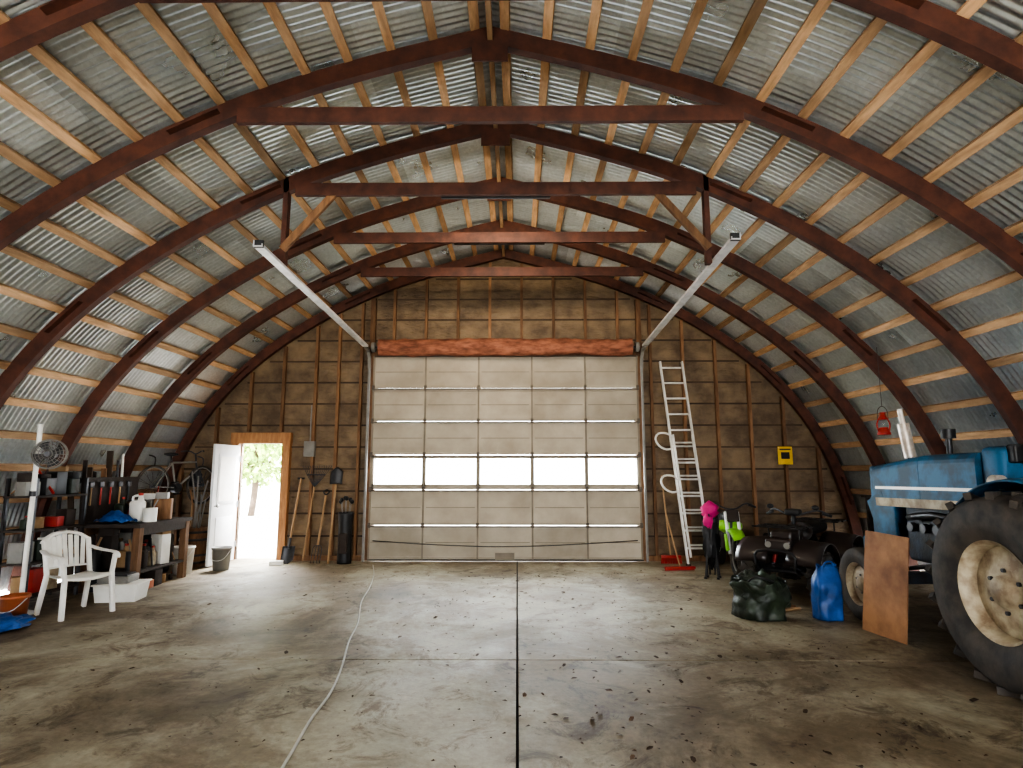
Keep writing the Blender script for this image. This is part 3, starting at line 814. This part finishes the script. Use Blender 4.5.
b=B('warning_sign');b.box((0,0,0),(.26,.012,.32),'yellow',bev=.004);b.box((0,-.008,.0),(.15,.004,.12),'black');b.box((0,-.008,.11),(.2,.004,.025),'black')
for k in(-1,1):b.cyl((k*.11,-.01,.14),(k*.11,-.004,.14),.006,'steel',seg=8)
b.done((4.86,YF-.108,1.86))
b=B('hanging_lantern')
b.cyl((0,0,.0),(0,0,.03),.08,'red',seg=20);b.cyl((0,0,.03),(0,0,.10),.075,'red',r2=.05,seg=20)
b.lathe([(.045,.10),(.06,.13),(.055,.17),(.035,.2)],(0,0,0),(0,0,1),'glass',20)
b.cyl((0,0,.2),(0,0,.27),.06,'red',r2=.03,seg=20);b.cyl((0,0,.27),(0,0,.30),.035,'red')
for sg in(-1,1):b.tube([(sg*.07,0,.05),(sg*.085,0,.15),(sg*.04,0,.24)],.010,'red')
b.tube([(-.07,0,.2),(-.06,0,.33),(0,0,.38),(.06,0,.33),(.07,0,.2)],.004,'dsteel')
zt=inner_h(4.86,.17);b.cyl((0,0,.38),(0,0,zt-2.06),.003,'dsteel',seg=6)
b.done((4.86,8.0,2.06))

# ------------------------------------------------------------ plastic chair
b=B('plastic_garden_chair')
def seat(u,v):
    x=-.22+.46*u;y=(-.23+.46*v)*(1-.08*(1-u))
    return(x,y,.42+.02*u-.03*math.sin(math.pi*v)-.02*math.sin(math.pi*u)-(.03 if u>.98 else 0))
b.sheet(seat,14,12,'white',th=.012)
def leg(x0,y0,x1,y1,zt):
    b.beam((x0,y0,0.003),(x1,y1,zt),.06,.04,'white',bev=.008)
leg(.27,-.26,.22,-.24,.44);leg(.27,.26,.22,.24,.44)
leg(-.30,-.24,-.20,-.22,.44);leg(-.30,.24,-.20,.22,.44)
for sy in(-1,1):
    b.beam((.22,sy*.24,.42),(.19,sy*.28,.64),.06,.035,'white',bev=.008)
    b.tube([(-.28,sy*.25,.70),(-.12,sy*.28,.67),(.1,sy*.29,.66),(.22,sy*.28,.645),(.25,sy*.27,.60)],.033,'white',flat=.45)
    b.beam((-.20,sy*.22,.42),(-.32,sy*.23,.80),.06,.035,'white',bev=.008)
def bk(y,z):return(-.20-.12*(z-.42)/.38-.05*(1-(y/.24)**2),y,z)
b.tube([bk(-.24,.78),bk(-.15,.85),bk(0,.88),bk(.15,.85),bk(.24,.78)],.038,'white',flat=.5)
b.tube([bk(-.23,.50),bk(-.1,.50),bk(0,.5),bk(.1,.50),bk(.23,.50)],.02,'white',flat=.6)
for k in range(-3,4):
    y_=k*.062;p=bk(y_*.85,.5);q=bk(y_,.86-.03*abs(k)*.5)
    b.beam(p,q,.044,.010,'white',up=(1,0,0))
b.done((-4.98,7.0,0),(0,0,math.radians(-28)))

# ------------------------------------------------------------ workbench & clutter
def parts_box(b,c,sz,m,rot=0): b.box((c[0],c[1],c[2]+sz[2]/2),sz,m,rot=(0,0,rot),bev=.006)
def parts_can(b,c,r,h,m):
    b.lathe([(0,0),(r,0),(r*1.03,.01),(r,.02),(r,h-.02),(r*1.04,h),(r*.9,h),(0,h-.01)],c,(0,0,1),m,18)
def parts_jug(b,c,m,s=1.0,cap='red'):
    b.box((c[0],c[1],c[2]+.12*s),(.15*s,.12*s,.24*s),m,bev=.03*s);b.cyl((c[0]+.03*s,c[1],c[2]+.22*s),(c[0]+.03*s,c[1],c[2]+.30*s),.04*s,m,r2=.02*s);b.cyl((c[0]+.03*s,c[1],c[2]+.30*s),(c[0]+.03*s,c[1],c[2]+.33*s),.025*s,cap)
JM=['card','dark','white','dark','dark','hosegrey','black','orange','card','dgreen','card','dark','black','hosegrey','stud','cream','red']
def junk(b,x0,x1,y0,y1,z,hmax,wild=0):
    ny=max(1,int((y1-y0)/.22))
    for j in range(ny):
        for i in range(max(1,int((x1-x0)/.24))):
            if R_.random()<.06:continue
            cx=x0+.12+.24*i;cy=y0+.11+.22*j;r=R_.random();m=R_.choice(JM)
            h=hmax*R_.uniform(.4,1)
            if r<.5:
                parts_box(b,(cx,cy,z),(R_.uniform(.14,.23),R_.uniform(.12,.21),h),m,R_.uniform(-.4,.4))
                if wild: parts_box(b,(cx+R_.uniform(-.03,.03),cy+R_.uniform(-.03,.03),z+h),(R_.uniform(.1,.2),R_.uniform(.08,.18),R_.uniform(.04,.14)),R_.choice(JM),R_.uniform(-1,1))
            elif r<.75: parts_can(b,(cx,cy,z),R_.uniform(.05,.09),h*.8,m)
            else: parts_jug(b,(cx,cy,z),m,min(1,h/.33))
            if wild and R_.random()<.5:
                a=R_.uniform(0,3.14);L_=R_.uniform(.15,.4);zc=z+h*.9
                b.cyl((cx-L_/2*math.cos(a),cy-L_/2*math.sin(a),z+.02),(cx+L_/2*math.cos(a)*.5,cy+L_/2*math.sin(a)*.5,zc+.12),R_.uniform(.006,.016),R_.choice(['handle','dsteel','hosegrey','red']),seg=8)
b=B('workbench')
HL=.62   # half length
b.box((0,0,.86),(.85,2*HL+.06,.05),'dark')
for sx in(-.36,.36):
    for sy in(-HL+.05,HL-.05):b.box((sx,sy,.42),(.09,.09,.84),'stud')
b.box((0,0,.25),(.8,2*HL-.05,.03),'dark');b.box((.38,0,.78),(.03,2*HL-.05,.1),'dark');b.box((-.38,0,.78),(.03,2*HL-.05,.1),'stud')
junk(b,-.36,.42,-HL+.02,HL,.266,.54,1)
junk(b,-.30,.44,-HL+.02,HL,0.0,.22)
b.box((-.41,0,1.2),(.02,1.1,.6),'dark')
junk(b,-.40,.42,-.10,.64,.885,.42,1)
for k in range(5):
    y_=-.5+.2*k;b.cyl((-.38,y_,1.12),(-.38,y_,1.36),.012,R_.choice(['red','handle','black']),seg=8);b.box((-.38,y_,1.40),(.03,.09,.08),'dsteel',bev=.01)
for k in range(12):
    y_=-.58+.10*k;h=R_.uniform(1.3,2.0)
    xt=-.60 if h<1.6 else -.52
    if R_.random()<.6: b.beam((-.47,y_,.0),(xt,y_+R_.uniform(-.03,.03),h),.02,R_.uniform(.05,.09),R_.choice(['stud','dark','handle','lath']),up=(1,0,0))
    else: b.cyl((-.47,y_,.0),(xt,y_+R_.uniform(-.03,.03),h),R_.uniform(.012,.025),R_.choice(['white','hosegrey','dsteel']),seg=8)
b.done((-5.42,8.74,0))
ZT=.886
def can(name,loc,r,h,m):
    b=B(name);parts_can(b,(0,0,0),r,h,m)
    b.tube([(r,0,h*.8),(r*.9,.0,h*.6),(0,-r*1.08,h*.45),(-r*.9,0,h*.6),(-r,0,h*.8)],.004,'steel')
    return b.done(loc)
can('paint_can',(-5.12,8.50,ZT),.085,.19,'white')
b=B('plastic_jug');parts_jug(b,(0,0,0),'white',1.2);b.tube([(-.07,0,.26),(-.07,0,.34),(.0,0,.36)],.016,'white');b.done((-5.33,8.54,ZT))
b=B('blue_cloth')
b.sheet(lambda u,v:(-.2+.42*u,-.13+.28*v,.03+.13*math.sin(math.pi*u)*math.sin(math.pi*v)+.05*noise.noise(Vector((u*5,v*5,3)))),20,20,'tblue',th=.004)
b.blob((0,0,.07),(.15,.11,.06),'tblue',jit=.4);b.done((-5.45,8.26,ZT),(0,0,0))
b=B('blue_tarp')
b.blob((0,0,.07),(.24,.20,.075),'tblue',jit=.5,freq=3,sub=4,flatbottom=True);b.done((-5.22,6.3,0))
b=B('storage_bin')
b.add([(x*k,y*k2,z) for z,k,k2 in((0,.9,.9),(.20,1,1)) for x,y in((-.25,-.18),(.25,-.18),(.25,.18),(-.25,.18))],[(0,1,2,3),(0,1,5,4),(1,2,6,5),(2,3,7,6),(3,0,4,7)],'white')
b.box((0,0,.205),(.54,.40,.02),'white',bev=.008);b.box((-.05,0,.26),(.36,.3,.09),'hosegrey',bev=.015);b.box((-.05,0,.31),(.3,.24,.02),'black')
b.done((-4.94,7.74,0),(0,0,.15))
def bucket(name,loc,r,h,m):
    b=B(name);b.lathe([(0,.002),(r*.82,.002),(r*.98,h-.03),(r*1.05,h-.03),(r*1.05,h),(r*.97,h),(r*.8,.02),(0,.02)],(0,0,0),(0,0,1),m,28)
    b.tube([(r,0,h-.03),(r*.7,-r*.9,h*.55),(0,-r*1.1,h*.45),(-r*.7,-r*.9,h*.55),(-r,0,h-.03)],.005,'steel');return b.done(loc)
bucket('plastic_bucket',(-5.36,6.62,0),.13,.28,'orange')
bucket('feed_pail',(-4.80,10.0,0),.15,.36,'hosegrey')
bucket('trash_pail',(-5.22,9.62,0),.16,.42,'white')
b=B('tire_stack')
for k in range(3):
    wheel(b,(R_.uniform(-.02,.02),R_.uniform(-.02,.02),.1+.195*k),(0,0,1),.27,.19,.16,rm='dsteel',seg=32)
b.done((-5.80,9.78,0))
b=B('wooden_barrel')
b.lathe([(0,0),(.20,0),(.235,.15),(.25,.32),(.235,.5),(.20,.64),(.18,.64),(.18,.6),(0,.6)],(0,0,0),(0,0,1),'stud',24)
for z_,r_ in((.08,.222),(.2,.245),(.45,.247),(.57,.225)):b.lathe([(r_,z_-.018),(r_+.006,z_-.018),(r_+.006,z_+.018),(r_,z_+.018)],(0,0,0),(0,0,1),'dsteel',24)
for k in range(7):b.cyl((.05*math.cos(k),.05*math.sin(k),.6),(.13*math.cos(k*1.7),.13*math.sin(k*1.7),1.1+.08*k),.013,R_.choice(['handle','stud','hosegrey']),seg=8)
b.done((-5.45,10.38,0))
b=B('pedestal_fan')
b.cyl((0,0,0.03),(.0,0,2.10),.026,'white',seg=14);b.lathe([(.0,.0),(.14,.0),(.14,.02),(.05,.05),(.03,.08)],(0,0,0),(0,0,1),'white',28);b.cyl((0,0,2.10),(0,0,2.13),.032,'white')
b.cyl((0,0,1.30),(0,0,1.36),.036,'dsteel')
ax=Vector((.35,-.94,0)).normalized();fc=Vector((.20,-.08,1.78))
b.cyl((0,0,1.70),fc+ax*-.06,.02,'dsteel');b.cyl(fc-ax*.12,fc-ax*.02,.055,'dsteel',seg=20)
u=Vector((0,0,1));v=ax.cross(u)
for rr,off in((.165,0),(.165,-.05),(.15,.035),(.12,.05),(.085,.058),(.05,.062)):
    P=[fc+ax*off+(u*math.cos(a)+v*math.sin(a))*rr for a in[2*math.pi*q/28 for q in range(28)]]
    b.tube(P,.008 if rr>.16 else .0035,'hosegrey',closed=True,smooth=1,seg=6)
for k in range(20):
    a=2*math.pi*k/20;d=u*math.cos(a)+v*math.sin(a)
    b.tube([fc+ax*.064+d*.02,fc+ax*.05+d*.12,fc+d*.165,fc-ax*.05+d*.165,fc-ax*.10+d*.06],.0022,'hosegrey',seg=4,smooth=1)
b.cyl(fc+ax*.058,fc+ax*.068,.03,'dsteel',seg=16)
for k in range(4):
    a0=k*math.pi/2
    def bl(s_,t_,a0=a0):
        a=a0+.9*t_;r=.03+.115*s_;return fc+ax*(.02-.04*t_)+(u*math.cos(a)+v*math.sin(a))*r
    b.sheet(bl,5,5,'dsteel',th=.003)
b.done((-5.56,6.95,0))
b=B('storage_shelf')
for sx in(-.17,.17):
    for sy in(-.42,.42):b.box((sx,sy,.75),(.035,.035,1.5),'dsteel')
for zz in(.12,.50,.88,1.28):
    b.box((0,0,zz),(.38,.9,.025),'dark')
    junk(b,-.12,.13,-.44,.44,zz+.0125,.29,1 if zz>1.2 else 0)
b.done((-5.90,7.62,0))
b=B('bicycle')
spoked(b,(.52,0,.34),(0,1,0),.34,.02,24);spoked(b,(-.52,0,.34),(0,1,0),.34,.02,24)
bb=(-.05,0,.30);st=(-.17,0,.72);hd=(.36,0,.74);hb=(.39,0,.60)
for p,q in((bb,st),(st,hd),(bb,hb)):b.cyl(p,q,.017,'hosegrey',seg=10)
for sy in(-.05,.05):
    b.cyl((-.52,sy,.34),(bb[0],sy*.4,bb[2]),.009,'hosegrey');b.cyl((-.52,sy,.34),(st[0],sy*.3,st[2]),.008,'hosegrey');b.cyl((.52,sy,.34),(.40,sy,.6),.012,'dsteel')
b.cyl(hb,(.33,0,.88),.015,'dsteel');b.tube([(.25,-.24,.92),(.33,-.13,.93),(.34,0,.88),(.33,.13,.93),(.25,.24,.92)],.012,'dsteel')
b.cyl(st,(-.2,0,.84),.012,'dsteel');b.blob((-.2,0,.86),(.14,.07,.03),'black')
b.cyl((-.05,-.05,.3),(-.05,.05,.3),.08,'dsteel',seg=20);b.cyl((-.05,.06,.3),(.08,.06,.2),.01,'dsteel');b.box((.09,.1,.2),(.09,.07,.02),'black')
b.cyl((-.05,-.06,.3),(-.18,-.06,.4),.01,'dsteel');b.box((-.18,-.1,.4),(.09,.07,.02),'black')
b.tube([(.52,0,.68),(.52,0,.80),(.52,.12,.84)],.01,'dsteel');b.tube([(-.52,0,.68),(-.52,0,.80),(-.52,.12,.84)],.01,'dsteel')
b.done((-5.72,10.22,1.0),(0,0,math.radians(76)))
b=B('storage_crate')
for k in range(4):
    b.box((0,-.26,.06+.1*k),(.6,.02,.08),'stud');b.box((0,.26,.06+.1*k),(.6,.02,.08),'stud');b.box((-.3,0,.06+.1*k),(.02,.5,.08),'stud');b.box((.3,0,.06+.1*k),(.02,.5,.08),'stud')
for sx in(-.27,.27):
    for sy in(-.23,.23):b.box((sx,sy,.2),(.04,.04,.4),'stud')
b.box((0,0,.02),(.58,.5,.02),'stud');b.blob((0,0,.28),(.24,.2,.18),'dark',jit=.5)
b.done((4.95,10.45,0),(0,0,.1))
bag('rubbish_bag',(4.25,10.45,0),(.5,.45,.55),'black')
b=B('wall_shelf')
b.box((0,0,1.2),(.3,1.6,.03),'dark')
for sy in(-.7,.7):b.box((0,sy,.6),(.26,.04,1.2),'dark')
b.box((0,0,.5),(.28,1.5,.03),'dark')
junk(b,-.13,.13,-.66,.66,1.215,.25);junk(b,-.13,.13,-.66,.66,.515,.5)
b.done((5.42,8.6,0))
b=B('parcel_box');b.box((0,0,.035),(.22,.14,.07),'white',bev=.005);b.box((0,0,.072),(.2,.03,.003),'cream');b.done((-4.1,10.5,0),(0,0,.3))

b=B('extension_cord')
b.tube([(-2.45,10.5,.009),(-2.2,9.5,.009),(-2.02,8.5,.009),(-1.90,7.6,.009),(-1.68,6.6,.009),(-1.58,5.9,.009),(-1.44,5.2,.009),(-1.35,4.6,.009),(-1.33,4.1,.009),(-1.28,3.6,.009),(-1.25,3.1,.009),(-1.35,2.4,.009)],.009,'cord',smooth=8,seg=8)
b.done()

b=B('leaf_litter')
for k in range(950):
    if R_.random()<.6: x=R_.gauss(1.1,1.6);y=R_.uniform(2.8,10.0)
    else: x=R_.uniform(-4.3,3.3);y=R_.uniform(2.5,9.8)
    if not(-4.3<x<3.2):continue
    if 2.3<x and y>6.4: continue
    s_=R_.uniform(.005,.018) if R_.random()<.78 else R_.uniform(.018,.038);a=R_.uniform(0,6.28)
    Mx=Matrix.Translation((x,y,.004))@Euler((R_.uniform(-.3,.3),R_.uniform(-.3,.3),a)).to_matrix().to_4x4()
    b.add([(-s_,0,0),(-s_*.3,-s_*.5,.002),(s_*.5,-s_*.4,.004),(s_,0,.001),(s_*.4,s_*.5,.006),(-s_*.4,s_*.45,.002)],[(0,1,2,3,4,5)],'leaf',False,Mx)
b.done()

# ------------------------------------------------------------ exterior
b=B('ground_exterior')
b.add([(-60,YF+.22,-.04),(60,YF+.22,-.04),(60,90,-.04),(-60,90,-.04)],[(0,1,2,3)],'gravel')
b.add([(-60,-60,-.04),(60,-60,-.04),(60,YB-.22,-.04),(-60,YB-.22,-.04)],[(0,1,2,3)],'gravel')
b.done()
def tree(loc,h,r):
    b=B('tree');b.tube([(0,0,-.05),(.1,0,h*.3),(0,.1,h*.7)],.12,'bark')
    for k in range(5):
        a=k*1.3;b.tube([(0,0,h*.3+.2*k),(r*.4*math.cos(a),r*.4*math.sin(a),h*.55+.1*k)],.04,'bark',smooth=1)
    for k in range(1500):
        v=Vector((R_.gauss(0,1),R_.gauss(0,1),R_.gauss(0,1))).normalized()*(R_.random()**.4)
        p=Vector((v.x*r,v.y*r,h*.62+v.z*h*.36))
        s_=R_.uniform(.05,.12)
        Mx=Matrix.Translation(p)@Euler((R_.uniform(0,3),R_.uniform(0,3),R_.uniform(0,6))).to_matrix().to_4x4()
        b.add([(-s_,-s_*.6,0),(s_,-s_*.6,0),(s_,s_*.6,0),(-s_,s_*.6,0)],[(0,1,2,3)],'foliage',False,Mx)
    b.done(loc)
tree((-9.6,22,0),3.6,1.6);tree((-12.4,26,0),4.2,1.9)

# ------------------------------------------------------------ lights
w=bpy.data.worlds.new('World');sc.world=w;w.use_nodes=True
nt=w.node_tree;bg=nt.nodes['Background'];bg.inputs['Color'].default_value=(.95,.975,1,1);bg.inputs['Strength'].default_value=13.0
sun=bpy.data.lights.new('sun','SUN');sun.energy=38;sun.angle=.02;so=bpy.data.objects.new('sun',sun);sc.collection.objects.link(so)
so.rotation_euler=(math.radians(30),0,math.radians(-15))
def area(name,loc,rot,sx,sy,e,col):
    l=bpy.data.lights.new(name,'AREA');l.shape='RECTANGLE';l.size=sx;l.size_y=sy;l.energy=e;l.color=col
    o=bpy.data.objects.new(name,l);o.location=loc;o.rotation_euler=rot;sc.collection.objects.link(o)
def fill_strip(y,e):  # added lamps, hidden behind the tie beams to brighten the far end
    b=B('added_strip_housing');b.box((0,0,0),(1.3,.05,.08),'dsteel',bev=.01)
    for k in(-.5,.5):b.box((k,-.03,0),(.04,.03,.05),'dsteel')
    b.done((CX,y,4.84))
    area('added_strip_lamp',(CX,y+.035,4.84),(math.radians(55),0,0),1.2,.06,e,(1,.86,.66))
fill_strip(ribY[3]+.08,62);fill_strip(ribY[2]+.08,40)
area('added_window_daylight',((GX0+GX1)/2,YF+.35,1.56),(math.radians(-90),0,0),4.7,.60,330,(1,.98,.95))  # added lamp outside the panes, boosts the window daylight
area('added_door_daylight',((PX0+PX1)/2,YF+.55,2.55),(math.radians(-35),0,0),.9,.5,380,(.97,.98,1))  # added lamp, out of view above the doorway, brightens the floor inside

cam=bpy.data.cameras.new('Camera');co=bpy.data.objects.new('Camera',cam);sc.collection.objects.link(co)
cam.sensor_width=36;cam.lens=600/1023*36;cam.clip_end=300
co.location=(0,0,1.6);co.rotation_euler=(math.radians(98.16),0,math.radians(.525))
sc.camera=co
